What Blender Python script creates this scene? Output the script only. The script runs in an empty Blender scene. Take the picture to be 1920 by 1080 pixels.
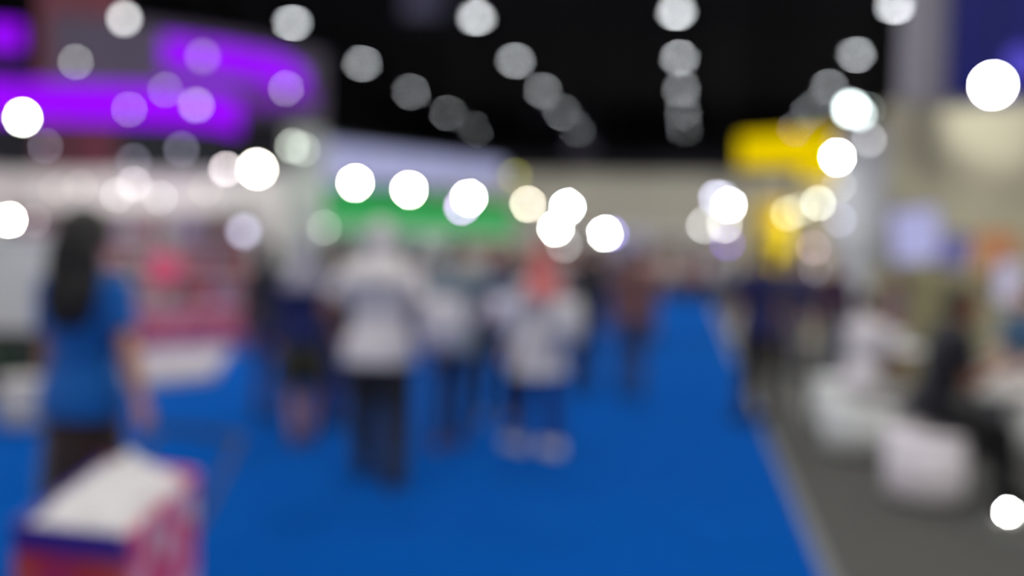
import bpy, bmesh, math, random
from mathutils import Vector, Matrix, Quaternion, noise
random.seed(7)
C = bpy.context.scene.collection
SC = bpy.context.scene

# ------------------------------------------------------------------ camera, world, exposure
FPX, YAW, PITCH, ROLL, CAMH = 1700.0, .1958, .0406, -.024, 1.6
CAM = Vector((0, 0, CAMH))
_F = Vector((-math.sin(YAW), math.cos(YAW), 0)); _R = Vector((math.cos(YAW), math.sin(YAW), 0)); _Z = Vector((0, 0, 1))
FWD = _F * math.cos(PITCH) - _Z * math.sin(PITCH); _U = _Z * math.cos(PITCH) + _F * math.sin(PITCH)
RIGHT = _R * math.cos(ROLL) - _U * math.sin(ROLL); UP = _R * math.sin(ROLL) + _U * math.cos(ROLL)
cam_data = bpy.data.cameras.new('camera'); cam = bpy.data.objects.new('camera', cam_data); C.objects.link(cam)
M = Matrix((RIGHT, UP, -FWD)).transposed().to_4x4(); M.translation = CAM; cam.matrix_world = M
cam_data.sensor_width = 36; cam_data.lens = 36 * FPX / 1920; cam_data.clip_end = 300; cam_data.clip_start = .05
cam_data.dof.use_dof = True; cam_data.dof.focus_distance = .6                      # the lens is focused close up: the whole hall is out of focus
BLUR = 70.5
cam_data.dof.aperture_fstop = cam_data.lens / 1000 / (BLUR * .6 / FPX)
cam_data.dof.aperture_blades = 0
SC.camera = cam
w = bpy.data.worlds.new('world'); SC.world = w; w.use_nodes = True
w.node_tree.nodes['Background'].inputs[0].default_value = (.5, .52, .6, 1); w.node_tree.nodes['Background'].inputs[1].default_value = .02
SC.view_settings.view_transform = 'Standard'; SC.view_settings.look = 'None'; SC.view_settings.exposure = 0; SC.view_settings.gamma = 1
SC.view_settings.use_curve_mapping = False
cy = SC.cycles
cy.use_adaptive_sampling = False; cy.use_denoising = True; cy.sample_clamp_indirect = 2.0; cy.max_bounces = 5
cy.caustics_reflective = False; cy.caustics_refractive = False; cy.blur_glossy = 1.0
try:
    cy.denoiser = 'OPENIMAGEDENOISE'; cy.denoising_prefilter = 'ACCURATE'; cy.denoising_input_passes = 'RGB_ALBEDO_NORMAL'
except Exception: pass

LAMP_W = 900.0      # watts of one high-bay ceiling lamp
def ray(px, py): return FWD + RIGHT * ((px - 960) / FPX) + UP * ((540 - py) / FPX)
def G(px, py, z=0.0):
    d = ray(px, py); return CAM + d * ((z - CAMH) / d.z)
def AT(px, py, d): return CAM + ray(px, py) * d
def dep(p): return (Vector(p) - CAM).dot(FWD)

# ------------------------------------------------------------------ materials
MATS = {}
def srgb(c):
    return tuple((v / 255 / 12.92) if v / 255 <= .04045 else ((v / 255 + .055) / 1.055) ** 2.4 for v in c)
def mat(name, col, rough=.7, var=.12, scale=30, metal=0, bump=.15, spec=.35, sheen=0, alpha=None):
    """procedural surface: colour with a little noise variation, and a fine bump"""
    if name in MATS: return MATS[name]
    m = bpy.data.materials.new(name); m.use_nodes = True; nt = m.node_tree; b = nt.nodes['Principled BSDF']
    c = srgb(col)
    tc = nt.nodes.new('ShaderNodeTexCoord'); n = nt.nodes.new('ShaderNodeTexNoise'); n.inputs['Scale'].default_value = scale; n.inputs['Detail'].default_value = 4
    r = nt.nodes.new('ShaderNodeValToRGB')
    r.color_ramp.elements[0].position = .3; r.color_ramp.elements[1].position = .7
    r.color_ramp.elements[0].color = tuple(v * (1 - var) for v in c) + (1,); r.color_ramp.elements[1].color = tuple(min(1, v * (1 + var)) for v in c) + (1,)
    nt.links.new(tc.outputs['Object'], n.inputs['Vector']); nt.links.new(n.outputs['Fac'], r.inputs['Fac']); nt.links.new(r.outputs['Color'], b.inputs['Base Color'])
    b.inputs['Roughness'].default_value = rough; b.inputs['Metallic'].default_value = metal; b.inputs['Specular IOR Level'].default_value = spec
    if sheen: b.inputs['Sheen Weight'].default_value = sheen; b.inputs['Sheen Roughness'].default_value = .5
    if bump:
        bp = nt.nodes.new('ShaderNodeBump'); bp.inputs['Strength'].default_value = bump; bp.inputs['Distance'].default_value = .01
        nt.links.new(n.outputs['Fac'], bp.inputs['Height']); nt.links.new(bp.outputs['Normal'], b.inputs['Normal'])
    MATS[name] = m; return m
def patmat(name, cols, scale=9, rough=.6):
    """printed surface: patches of several colours (voronoi cells)"""
    if name in MATS: return MATS[name]
    m = bpy.data.materials.new(name); m.use_nodes = True; nt = m.node_tree; b = nt.nodes['Principled BSDF']
    tc = nt.nodes.new('ShaderNodeTexCoord'); v = nt.nodes.new('ShaderNodeTexVoronoi'); v.inputs['Scale'].default_value = scale
    s = nt.nodes.new('ShaderNodeSeparateColor'); r = nt.nodes.new('ShaderNodeValToRGB'); r.color_ramp.interpolation = 'CONSTANT'
    while len(r.color_ramp.elements) < len(cols): r.color_ramp.elements.new(.5)
    for i, c in enumerate(cols):
        r.color_ramp.elements[i].position = i / len(cols); r.color_ramp.elements[i].color = srgb(c) + (1,)
    nt.links.new(tc.outputs['Object'], v.inputs['Vector']); nt.links.new(v.outputs['Color'], s.inputs['Color']); nt.links.new(s.outputs[0], r.inputs['Fac'])
    nt.links.new(r.outputs['Color'], b.inputs['Base Color']); b.inputs['Roughness'].default_value = rough
    MATS[name] = m; return m
def glow(name, col, strength, sample=False):
    """something that gives off light: lamp lens, lit sign, screen; col is linear rgb"""
    if name in MATS: return MATS[name]
    m = bpy.data.materials.new(name); m.use_nodes = True; nt = m.node_tree; nt.nodes.remove(nt.nodes['Principled BSDF'])
    e = nt.nodes.new('ShaderNodeEmission'); e.inputs[0].default_value = tuple(col) + (1,); e.inputs[1].default_value = strength
    nt.links.new(e.outputs[0], nt.nodes['Material Output'].inputs[0])
    m.cycles.emission_sampling = 'FRONT' if sample else 'NONE'
    MATS[name] = m; return m

# ------------------------------------------------------------------ mesh helpers
class MB:
    def __init__(s): s.bm = bmesh.new()
    def box(s, c, size, rot=None, bev=0):
        r = bmesh.ops.create_cube(s.bm, size=1); vs = r['verts']
        for v in vs: v.co = Vector((v.co.x * size[0], v.co.y * size[1], v.co.z * size[2]))
        if bev:
            es = list({e for v in vs for e in v.link_edges})
            q = bmesh.ops.bevel(s.bm, geom=es, offset=bev, segments=2, affect='EDGES', profile=.5)
            vs = list({v for f in q['faces'] for v in f.verts} | {v for v in vs if v.is_valid})
        for v in vs:
            p = v.co if rot is None else rot @ v.co
            v.co = p + Vector(c)
        return s
    def loft(s, rings, cap=True):
        rs = [[s.bm.verts.new(p) for p in r] for r in rings]; n = len(rs[0])
        for a, b in zip(rs, rs[1:]):
            for i in range(n): s.bm.faces.new((a[i], a[(i + 1) % n], b[(i + 1) % n], b[i]))
        if cap: s.bm.faces.new(rs[0][::-1]); s.bm.faces.new(rs[-1])
        return s
    def tube(s, p0, p1, r0, r1=None, n=14, cap=True):
        r1 = r0 if r1 is None else r1
        p0, p1 = Vector(p0), Vector(p1); d = p1 - p0
        if d.length < 1e-6: return s
        q = d.to_track_quat('Z', 'Y')
        ring = lambda p, r: [p + q @ Vector((r * math.cos(a), r * math.sin(a), 0)) for a in [2 * math.pi * k / n for k in range(n)]]
        return s.loft([ring(p0, r0), ring(p1, r1)], cap)
    def ball(s, c, r, rot=None, u=18, v=12):
        q = bmesh.ops.create_uvsphere(s.bm, u_segments=u, v_segments=v, radius=1)
        if not hasattr(r, '__len__'): r = (r, r, r)
        for w_ in q['verts']:
            p = Vector((w_.co.x * r[0], w_.co.y * r[1], w_.co.z * r[2]))
            w_.co = (p if rot is None else rot @ p) + Vector(c)
        return s
    def chain(s, pts, rad, n=14):
        for i in range(len(pts) - 1): s.tube(pts[i], pts[i + 1], rad[i], rad[i + 1], n)
        for p, r in zip(pts, rad): s.ball(p, r, None, n, 8)
        return s
    def ell(s, secs, n=22):
        """loft of ellipses (centre, rx, ry), square-ish power p"""
        rings = []
        for c, rx, ry in secs:
            rings.append([Vector(c) + Vector((rx * math.cos(a), ry * math.sin(a), 0)) for a in [2 * math.pi * k / n for k in range(n)]])
        return s.loft(rings)
    def lathe(s, prof, c=(0, 0, 0), n=28, close=True):
        rings = [[Vector(c) + Vector((max(r, 1e-4) * math.cos(a), max(r, 1e-4) * math.sin(a), z)) for a in [2 * math.pi * k / n for k in range(n)]] for r, z in prof]
        return s.loft(rings, close)
    def prism(s, poly, z0, z1):
        a = [s.bm.verts.new((p[0], p[1], z0)) for p in poly]; b = [s.bm.verts.new((p[0], p[1], z1)) for p in poly]; n = len(a)
        s.bm.faces.new(a[::-1]); s.bm.faces.new(b)
        for i in range(n): s.bm.faces.new((a[i], a[(i + 1) % n], b[(i + 1) % n], b[i]))
        return s
    def slab(s, quad, off):
        """a panel with four corners and a thickness vector"""
        a = [s.bm.verts.new(p) for p in quad]; b = [s.bm.verts.new(Vector(p) + Vector(off)) for p in quad]
        s.bm.faces.new(a); s.bm.faces.new(b[::-1])
        for i in range(4): s.bm.faces.new((a[i], b[i], b[(i + 1) % 4], a[(i + 1) % 4]))
        return s
    def build(s, name, m, parent=None, loc=None, smooth=False, origin=None):
        bmesh.ops.recalc_face_normals(s.bm, faces=s.bm.faces[:])
        if origin is not None:
            for v in s.bm.verts: v.co -= Vector(origin)
            if loc is None: loc = origin
        me = bpy.data.meshes.new(name); s.bm.to_mesh(me); s.bm.free()
        if smooth:
            for p in me.polygons: p.use_smooth = True
        me.materials.append(m); o = bpy.data.objects.new(name, me); C.objects.link(o)
        if parent: o.parent = parent
        if loc is not None: o.location = loc
        return o
def remesh(o, vox, it=3, fac=.6):
    a = o.modifiers.new('r', 'REMESH'); a.mode = 'VOXEL'; a.voxel_size = vox
    if it: b = o.modifiers.new('s', 'SMOOTH'); b.iterations = it; b.factor = fac
    dg = bpy.context.evaluated_depsgraph_get(); dg.update()
    me = bpy.data.meshes.new_from_object(o.evaluated_get(dg)); old = o.data; m = old.materials[0]
    o.modifiers.clear(); o.data = me
    if not me.materials: me.materials.append(m)
    bpy.data.meshes.remove(old)
    for p in me.polygons: p.use_smooth = True
    return o
def tag(o, label=None, cat=None, group=None, kind=None):
    if label: o['label'] = label
    if cat: o['category'] = cat
    if group: o['group'] = group
    if kind: o['kind'] = kind
    return o
def empty(name, loc, rz=0):
    o = bpy.data.objects.new(name, None); C.objects.link(o); o.location = loc; o.rotation_euler = (0, 0, rz); o.empty_display_size = .1; return o
def copy_tree(o, parent=None):
    c = o.copy(); C.objects.link(c); c.parent = parent
    for ch in [x for x in KIDS(o)]: copy_tree(ch, c)
    return c
def KIDS(o): return list(o.children)
def tint(o, m):
    """this copy's own material while the mesh is shared"""
    o.material_slots[0].link = 'OBJECT'; o.material_slots[0].material = m
ORD = ['first', 'second', 'third', 'fourth', 'fifth', 'sixth', 'seventh', 'eighth', 'ninth', 'tenth', 'eleventh', 'twelfth']
# ------------------------------------------------------------------ setting
def carpet_mat():
    m = bpy.data.materials.new('blue_carpet'); m.use_nodes = True; nt = m.node_tree; b = nt.nodes['Principled BSDF']
    tc = nt.nodes.new('ShaderNodeTexCoord'); n = nt.nodes.new('ShaderNodeTexNoise'); n.inputs['Scale'].default_value = 260; n.inputs['Detail'].default_value = 3
    r = nt.nodes.new('ShaderNodeValToRGB'); a, c = srgb((0, 66, 142)), srgb((0, 76, 162))
    r.color_ramp.elements[0].color = a + (1,); r.color_ramp.elements[1].color = c + (1,)
    bp = nt.nodes.new('ShaderNodeBump'); bp.inputs['Strength'].default_value = .5; bp.inputs['Distance'].default_value = .004
    nt.links.new(tc.outputs['Object'], n.inputs['Vector']); nt.links.new(n.outputs['Fac'], r.inputs['Fac']); nt.links.new(r.outputs['Color'], b.inputs['Base Color'])
    nt.links.new(n.outputs['Fac'], bp.inputs['Height']); nt.links.new(bp.outputs['Normal'], b.inputs['Normal'])
    b.inputs['Roughness'].default_value = .9; b.inputs['Specular IOR Level'].default_value = 0; b.inputs['Sheen Weight'].default_value = .08; b.inputs['Sheen Roughness'].default_value = .35; b.inputs['Sheen Tint'].default_value = (.35, .7, 1, 1)
    return m
floor_m = mat('grey_floor', (66, 66, 63), .85, .1, 40)
o = MB().box((2, 32, -.05), (56, 99, .1)).build('floor', floor_m); tag(o, kind='structure')
ceil_m = mat('black_ceiling', (40, 38, 48), .9, .1, 6, bump=0)
o = MB().box((2, 32, 14.1), (56, 99, .2)).build('ceiling', ceil_m); tag(o, kind='structure')
wall_m = mat('hall_wall', (180, 176, 163), .9, .06, 3, bump=0)
dark_wall_m = mat('dark_wall', (36, 36, 44), .9, .08, 3, bump=0)
def bxm(x0, x1, y0, y1, z0, z1): return MB().box(((x0 + x1) / 2, (y0 + y1) / 2, (z0 + z1) / 2), (x1 - x0, y1 - y0, z1 - z0))
YF = 79.0
ZT = (G(1150, 326, 0) - CAM); 
dd = ray(1150, 326); ztop = CAMH + dd.z * (YF / dd.y)
o = bxm(-26, 30, YF, YF + .3, 0, ztop).build('wall_far', wall_m); tag(o, kind='structure')
o = bxm(-26, 30, YF, YF + .3, ztop, 14).build('wall_far_upper', dark_wall_m); o.name = 'wall_far.001'; tag(o, kind='structure')
o = bxm(-26.3, -26, -17, YF + .3, 0, 14).build('wall_left', dark_wall_m); tag(o, kind='structure')
o = bxm(30, 30.3, -17, YF + .3, 0, 14).build('wall_right', dark_wall_m); tag(o, kind='structure')
o = bxm(-26, 30, -17.3, -17, 0, 14).build('wall_back', dark_wall_m); tag(o, kind='structure')
# carpet: right edge runs along the aisle
ea, eb = G(1545, 1080), G(1432, 820)
ex = (ea.x + eb.x) / 2
car = MB().prism([(-6.6, -6), (ex, -6), (ex, 38.5), (-6.6, 38.5)], 0.0, .012).build('blue_carpet', carpet_mat())
car.name = 'carpet'; tag(car, 'wide bright blue carpet laid along the aisle', 'carpet')
o = MB().box((ex + .035, 16.2, .012), (.06, 44.5, .024), bev=.005).build('trim_carpet', mat('edge_strip', (120, 122, 126), .5, .05, 20, metal=.4)); tag(o, kind='structure')
# lighter landing of carpet further up the aisle is the same cloth; roof trusses
truss_m = mat('truss', (46, 46, 52), .6, .1, 10, metal=.3, bump=0)
for k in range(8):
    b = MB(); y = 8 + k * 8.764 + 2.0
    for z in (12.4, 13.2):
        b.tube((-26, y, z), (30, y, z), .05, n=8)
    for j in range(28):
        x = -26 + j * 2
        b.tube((x, y, 12.4), (x + 1, y, 13.2), .03, n=6); b.tube((x + 1, y, 13.2), (x + 2, y, 12.4), .03, n=6)
    o = b.build('roof_truss', truss_m); tag(o, '%s dark roof truss spanning the black ceiling, counted from the camera' % ORD[k], 'roof truss', 'roof trusses under the ceiling')

# ------------------------------------------------------------------ high-bay ceiling lamps
LX0, LY0, LSX, LSY = -.969, 38.286, 8.478, 8.764
lamp_z = CAMH + 10.0
metal_m = mat('lamp_housing', (70, 70, 74), .4, .05, 20, metal=.7, bump=0)
LL = 30.0
lamp_glow = glow('lamp_lens', (.92, .96, 1.0), LL)
def make_ceiling_lamp():
    r = empty('ceiling_lamp', (0, 0, 0))
    MB().lathe([(.03, .01), (.30, .01), (.30, -.05), (.31, -.05), (.315, .02), (.19, .18), (.10, .24), (.09, .42), (.03, .46)], (0, 0, .0)).build('housing', metal_m, r, smooth=True)
    MB().lathe([(.001, -.004), (.15, -.004), (.285, .0), (.285, .006), (.001, .006)]).build('lens', lamp_glow, r, smooth=True)
    MB().tube((0, 0, .45), (0, 0, 2.4), .012, n=8).build('suspension_rod', metal_m, r)
    l = bpy.data.lights.new('lamp_light', 'SPOT'); l.energy = LAMP_W; l.spot_size = math.radians(168); l.spot_blend = .5; l.shadow_soft_size = 0.0; l.color = (1.0, .985, .96)
    lo = bpy.data.objects.new('lamp_light', l); C.objects.link(lo); lo.parent = r; lo.location = (0, 0, -.12)
    return r
lamp0 = make_ceiling_lamp(); first = True
cols = [-4, -3, -2, -1, 0, 1, 2]
for row in range(-6, 5):
    for col in cols:
        r = lamp0 if first else copy_tree(lamp0); first = False
        r.location = (LX0 + col * LSX * .999, LY0 + row * LSY, lamp_z)
        tag(r, 'round ceiling lamp, %s row of lamps from the camera, %s from the left' % (ORD[row + 6], ORD[col + 4]), 'ceiling lamp', 'high bay lamps under the black ceiling')
# dark drapes hanging from the ceiling
drape_m = mat('dark_drape', (112, 108, 126), .95, .1, 5, bump=0); drape2 = mat('brown_drape', (132, 118, 78), .95, .1, 5, bump=0)
def drape(x0, x1, ybot, d, m, label):
    a = AT(x0, ybot, d); b = AT(x1, ybot, d); z0 = (a.z + b.z) / 2; n = 16; dx = (b - a) / n; per = Vector((-dx.y, dx.x, 0)).normalized()
    s = MB(); ring = [a + dx * k + per * (.06 if k % 2 else -.06) for k in range(n + 1)] + [a + dx * k + per * ((.06 if k % 2 else -.06) + .03) for k in range(n, -1, -1)]
    s.prism([(p.x, p.y) for p in ring], z0, 14.0); o = s.build('hanging_drape', m, origin=(a + b) / 2 * 1.0); tag(o, label, 'drape', 'drapes hanging from the ceiling')
drape(985, 1048, 235, 77, drape_m, 'long dark grey drape hanging beside the pair of lamps above the middle of the aisle')
drape(1065, 1115, 285, 77, drape_m, 'short faint dark grey drape hanging lowest, above the far end of the aisle')
drape(1385, 1450, 215, 77, drape2, 'faint brown drape hanging from the ceiling above the yellow sign')
drape(755, 835, 30, 30, mat('grey_drape', (215, 208, 230), .95, .1, 5, bump=0), 'grey drape tip at the top edge between the second and third ceiling lamps')

# ------------------------------------------------------------------ spotlights
black_m = mat('black_metal', (28, 28, 30), .45, .08, 25, metal=.4, bump=0)
white_m = mat('white_laminate', (232, 232, 235), .45, .03, 12, bump=0)
SR = .06
def make_spot():
    r = empty('spotlight', (0, 0, 0))      # lens looks along local -Y
    hb = MB(); q = Quaternion((1, 0, 0), math.radians(90)); prof = [(.02, -.14), (.055, -.13), (.062, -.03), (.072, .0), (.072, .012), (.064, .012), (.062, .0), (.02, -.01)]
    hb.loft([[q @ Vector((max(a, 1e-4) * math.cos(t), max(a, 1e-4) * math.sin(t), z)) for t in [2 * math.pi * k / 20 for k in range(20)]] for a, z in prof])
    hb.build('housing', black_m, r, smooth=True)
    lb = MB(); lb.loft([[q @ Vector((a * math.cos(t), a * math.sin(t), z)) for t in [2 * math.pi * k / 20 for k in range(20)]] for a, z in ((.06, .002), (.058, .010), (.03, .016), (.004, .017))])
    lb.build('lens', lamp_glow, r, smooth=True)
    MB().box((0, .06, .075), (.15, .02, .01)).box((.075, .06, .03), (.008, .02, .1)).box((-.075, .06, .03), (.008, .02, .1)).build('bracket', black_m, r)
    MB().tube((0, .06, .07), (0, .06, .45), .01, n=8).build('arm', black_m, r)
    MB().tube((0, .06, .44), (0, .06, 1.44), .004, n=6).build('suspension_cable', black_m, r)
    return r
spot0 = make_spot(); spot_used = [False]
def spot(px, py, d, dia, B, col=(1, 1, 1), label='', power=0, aim=None, disp=None, cone=80):
    rp = max((dia - 70) / 2, 3.2) if disp is None else disp
    r = copy_tree(spot0) if spot_used[0] else spot0; spot_used[0] = True
    p = AT(px, py, d); rad = rp * d / FPX; sc = rad / SR; r.scale = (sc,) * 3
    aim = CAM + Vector((0, 0, -.5)) if aim is None else Vector(aim)
    face = (CAM - p); face.z *= .3
    r.location = p; rz = math.atan2(face.y, face.x) + math.pi / 2; r.rotation_euler = (0, 0, rz)
    L = B * .95 * (BLUR / 2) ** 2 / rp ** 2
    for c in r.children:
        if c.name.startswith('suspension_cable'): c.scale = (1, 1, (14.0 - p.z - .44 * sc) / sc); c.location = (0, 0, .44 * (1 - c.scale.z))
        if c.name.startswith('lens'): tint(c, glow('lens_%d_%d' % (px, py), col, L))
    if power:
        l = bpy.data.lights.new('spot_light', 'SPOT'); l.energy = power * .08; l.spot_size = math.radians(cone); l.spot_blend = .6; l.shadow_soft_size = .0; l.color = col if max(col) <= 1 else [c / max(col) for c in col]
        lo = bpy.data.objects.new('spot_light', l); C.objects.link(lo); lo.parent = r
        q = (aim - p).to_track_quat('-Z', 'Y'); inv = r.rotation_euler.to_quaternion().inverted()
        lo.rotation_mode = 'QUATERNION'; lo.rotation_quaternion = inv @ q; lo.location = inv @ ((aim - p).normalized() * max(.2, .25 * sc)) / sc
    tag(r, label, 'spotlight', 'spotlights on the booths')
    return r
def prod(a, b): return (a[0] * b, a[1] * b, a[2] * b)
# ------------------------------------------------------------------ people
SKIN = {'light': mat('skin_light', (205, 160, 135), .55, .05, 30, bump=.03), 'mid': mat('skin_mid', (176, 124, 96), .55, .05, 30, bump=.03), 'tan': mat('skin_tan', (146, 98, 72), .55, .05, 30, bump=.03)}
hair_m = mat('black_hair', (24, 20, 19), .5, .3, 60, bump=.3); eye_m = mat('eye_white', (225, 222, 218), .3, .02, 30, bump=0); lip_m = mat('lips', (150, 80, 74), .5, .05, 30, bump=0)
def cl(name, c, sh=.2): return mat('cloth_' + name, c, .85, .08, 14, bump=.25, spec=.2, sheen=sh)
def ik(a, b, la, lb, pole):
    a, b = Vector(a), Vector(b); d = b - a; L = min(d.length, (la + lb) * .999); u = d.normalized(); b = a + u * L
    x = (la * la - lb * lb + L * L) / (2 * L); h = math.sqrt(max(la * la - x * x, 0)); p = Vector(pole); p = (p - u * p.dot(u)).normalized()
    return a + u * x + p * h, b
def hand(mb, wr, d, n, side, curl=.5, s=1.0):
    """palm, four fingers and a thumb; d along the hand, n out of the palm"""
    d = Vector(d).normalized(); n = Vector(n); n = (n - d * n.dot(d)).normalized(); t = d.cross(n) * side
    ra = Matrix((t, n, d)).transposed()
    mb.tube(wr - d * .03, wr + d * .02, .026 * s, .026 * s); mb.ball(wr + d * .048 * s, (.04 * s, .017 * s, .052 * s), ra)
    for k, (o, L) in enumerate(((-.030, .060), (-.0105, .074), (.0105, .080), (.030, .070))):
        p = wr + d * (.082 * s - abs(o) * .25) + t * o * s; ang = curl * .35; pts = [p - d * .02]; rr = [.0095 * s]
        pts.append(p); rr.append(.0095 * s)
        for q, f in enumerate((.42, .33, .25)):
            dd = (d * math.cos(ang) + n * math.sin(ang)); p = p + dd * L * f * s; pts.append(p.copy()); rr.append((.0088 - .0012 * q) * s); ang += curl * (.7 + .06 * k)
        mb.chain(pts, rr, 8)
    p = wr + d * .028 * s + t * .03 * s
    td = (t * .75 + d * .75 + n * .3).normalized(); pts = [p - t * .01, p, p + td * .035 * s, p + (td * .9 + d * .5 + n * .4 * curl).normalized() * .062 * s]
    mb.chain(pts, [.012 * s, .012 * s, .010 * s, .0085 * s], 8)
def person(label, loc, face, h=1.68, wd=1.0, skin='mid', lean=0.0, sit=None, feet=((-.09, 0), (.09, 0)), hands=None, curl=.5, shirt=None, sleeve='short', hem=.86, flare=1.0,
           trousers=None, skirt=None, skirt_hem=.55, shoes=None, hair='short', scarf=None, hat=None, head_turn=(0, 0), fem=False, vox=.0075, group=None, patch=None, collar=True, apron=None, hair_w=1.0, leg_w=1.0):
    """one standing, walking or sitting person; local +Y is ahead of them, left hand on -X"""
    loc = Vector(loc); loc.z += .018 if loc.x < ex and loc.length > .01 else 0
    root = empty('person', loc, face); k = h / 1.70; root.scale = (k, k, k)
    hz = .90 if sit is None else sit + .10
    hipc = Vector((0, 0, hz)); sh_w = (.165 if fem else .185) * wd; ml = math.sin(lean); mc = math.cos(lean)
    def U(x, y, z):       # z in the standing frame, above the hips
        dz = z - .90; return Vector((x, y * mc + dz * ml, hz + dz * mc - y * ml))
    legs = []
    for i, sx in enumerate((-1, 1)):
        hp = Vector((sx * .088 * wd, 0, hz - .02)); fx, fy = feet[i][:2]; fz = feet[i][2] if len(feet[i]) > 2 else 0
        kn, an = ik(hp, (fx, fy, .085 + fz), *((.41, .395) if sit is None else (.43, .41)), (sx * .1, 1, .05)); legs.append((hp, kn, an))
    arms = []
    hands = hands or ((-.25, .03, .78), (.25, .03, .78))
    for i, sx in enumerate((-1, 1)):
        sp = U(sx * sh_w, 0, 1.385); hx = hands[i]; t = Vector(hx)
        el, wr = ik(sp, t, .285, .25, (sx * .5, -1, -.35)); arms.append((sp, el, wr))
    # body: one continuous surface
    b = MB()
    def tors(mb, o=0.0, secs=None):
        S = secs or ((.80, .13, .09, -.005), (.86, .165, .11, -.01), (.92, .165, .112, -.01), (1.0, .14, .098, 0), (1.08, .128, .092, .005), (1.18, .148, .105, .008), (1.28, .158, .112, .008), (1.36, .168, .10, 0), (1.41, .150, .082, -.005), (1.45, .085, .065, -.008))
        rings = []
        for z, rx, ry, y in S:
            rx = (rx * wd) + o; ry = ry * (.5 + .5 * wd) + o; f = 1.0
            rings.append([U(rx * math.copysign(abs(math.cos(a)) ** .85, math.cos(a)), y + ry * math.copysign(abs(math.sin(a)) ** .9, math.sin(a)), z) for a in [2 * math.pi * q / 26 for q in range(26)]])
        mb.loft(rings)
    tors(b)
    if fem:
        for sx in (-1, 1): b.ball(U(sx * .07, .085, 1.265), (.06, .05, .06))
    b.tube(U(0, -.012, 1.40), U(0, .005, 1.54), .062, .052, 16)
    hc = U(0, .012, 1.60); yw, pt = head_turn
    HR = Matrix.Rotation(yw, 3, 'Z') @ Matrix.Rotation(-pt - lean * .4, 3, 'X')
    HP = lambda x, y, z: hc + HR @ Vector((x, y, z))
    b.ball(HP(0, -.012, .022), (.074, .094, .082), HR, 24, 16); b.ball(HP(0, .018, -.035), (.060, .068, .078), HR, 20, 14); b.ball(HP(0, .048, -.088), (.032, .03, .022), HR)
    b.tube(HP(0, .084, .012), HP(0, .106, -.024), .008, .014, 10); b.ball(HP(0, .100, -.028), (.017, .014, .011), HR)
    b.ball(HP(-.03, .072, .030), (.026, .014, .008), HR); b.ball(HP(.03, .072, .030), (.026, .014, .008), HR)
    for sx in (-1, 1): b.ball(HP(sx * .078, -.01, -.008), (.009, .018, .032), HR)
    for i, sx in enumerate((-1, 1)):
        hp, kn, an = legs[i]
        b.chain([hp + Vector((0, 0, .0)), hp.lerp(kn, .4), kn], [.088, .078, .056], 16); b.chain([kn, kn.lerp(an, .32) - Vector((0, .008, 0)), an], [.055, .056, .037], 16)
        fd = Vector((0, 1, 0)); b.chain([an - Vector((0, .035, .045)), an + Vector((0, .06, -.04)), an + Vector((0, .145, -.062))], [.034, .035, .022], 10)
        sp, el, wr = arms[i]
        b.chain([sp, sp.lerp(el, .45), el], [.054, .047, .038], 14); b.chain([el, el.lerp(wr, .3), wr], [.039, .038, .025], 14)
        hd = (wr - el).normalized(); nrm = Vector((-sx, .25, 0))
        if abs(hd.z) < .55: nrm = Vector((-sx * .3, 0, -1))
        hand(b, wr, hd, nrm, 1, curl)
    body = remesh(b.build('body', SKIN[skin], root), vox, 3, .5)
    # eyes and mouth
    for sx in (-1, 1):
        e = MB(); e.ball(HP(sx * .031, .074, .012), (.0125, .009, .0075), HR, 12, 8); e.build('eye', eye_m, root, smooth=True)
        e = MB(); e.ball(HP(sx * .031, .0815, .012), (.0055, .003, .0055), HR, 10, 6); e.build('iris', hair_m, root, smooth=True)
    e = MB(); e.ball(HP(0, .086, -.056), (.022, .006, .007), HR, 12, 8); e.build('mouth', lip_m, root, smooth=True)
    # hair
    if not scarf and hair:
        hb = MB(); q = bmesh.ops.create_uvsphere(hb.bm, u_segments=28, v_segments=20, radius=1)
        for v in q['verts']:
            p = v.co.copy(); wv = 1 + .03 * noise.noise(p * 4)
            f = Vector((p.x * .087 * wv * hair_w, -.016 + p.y * .106 * wv, .028 + p.z * .098 * wv * hair_w))
            if p.y > .25 and p.z < .42: f = Vector((p.x * .05, .02, f.z * .8))
            elif p.z < -.45 and p.y > -.3: f *= .75
            v.co = HP(*f)
        if hair in ('long', 'bob'):
            zb = 1.22 if hair == 'long' else 1.42
            hb.loft([[U(rx * hair_w * math.cos(a), y + ry * math.sin(a), z) for a in [2 * math.pi * q_ / 16 for q_ in range(16)]] for z, rx, ry, y in ((1.66, .07, .05, -.05), (1.58, .088, .055, -.062), (1.48, .092, .05, -.072), ((1.48 + zb) / 2, .09, .042, -.10), (zb, .06, .03, -.115))])
        if hair == 'bun': hb.ball(HP(0, -.12, .05), (.04, .035, .04))
        remesh(hb.build('hair', hair_m, root), .008, 2, .4)
    if scarf:
        hb = MB(); q = bmesh.ops.create_uvsphere(hb.bm, u_segments=28, v_segments=20, radius=1)
        for v in q['verts']:
            p = v.co.copy(); f = Vector((p.x * .096, -.012 + p.y * .114, .016 + p.z * .112))
            if p.y > .45 and -.75 < p.z < .5 and abs(p.x) < .68: f = Vector((p.x * .06, .015, f.z * .85))
            v.co = HP(*f)
        hb.loft([[U(rx * wd * math.cos(a), y + (ry + .012 * (z < 1.45)) * (.5 + .5 * wd) * math.sin(a), z) for a in [2 * math.pi * q_ / 22 for q_ in range(22)]] for z, rx, ry, y in ((1.53, .075, .075, 0), (1.48, .092, .09, 0), (1.42, .17, .115, 0), (1.35, .212, .140, .0), (1.30, .20, .142, .0))])
        remesh(hb.build('headscarf', scarf, root), .009, 3, .5)
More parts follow.
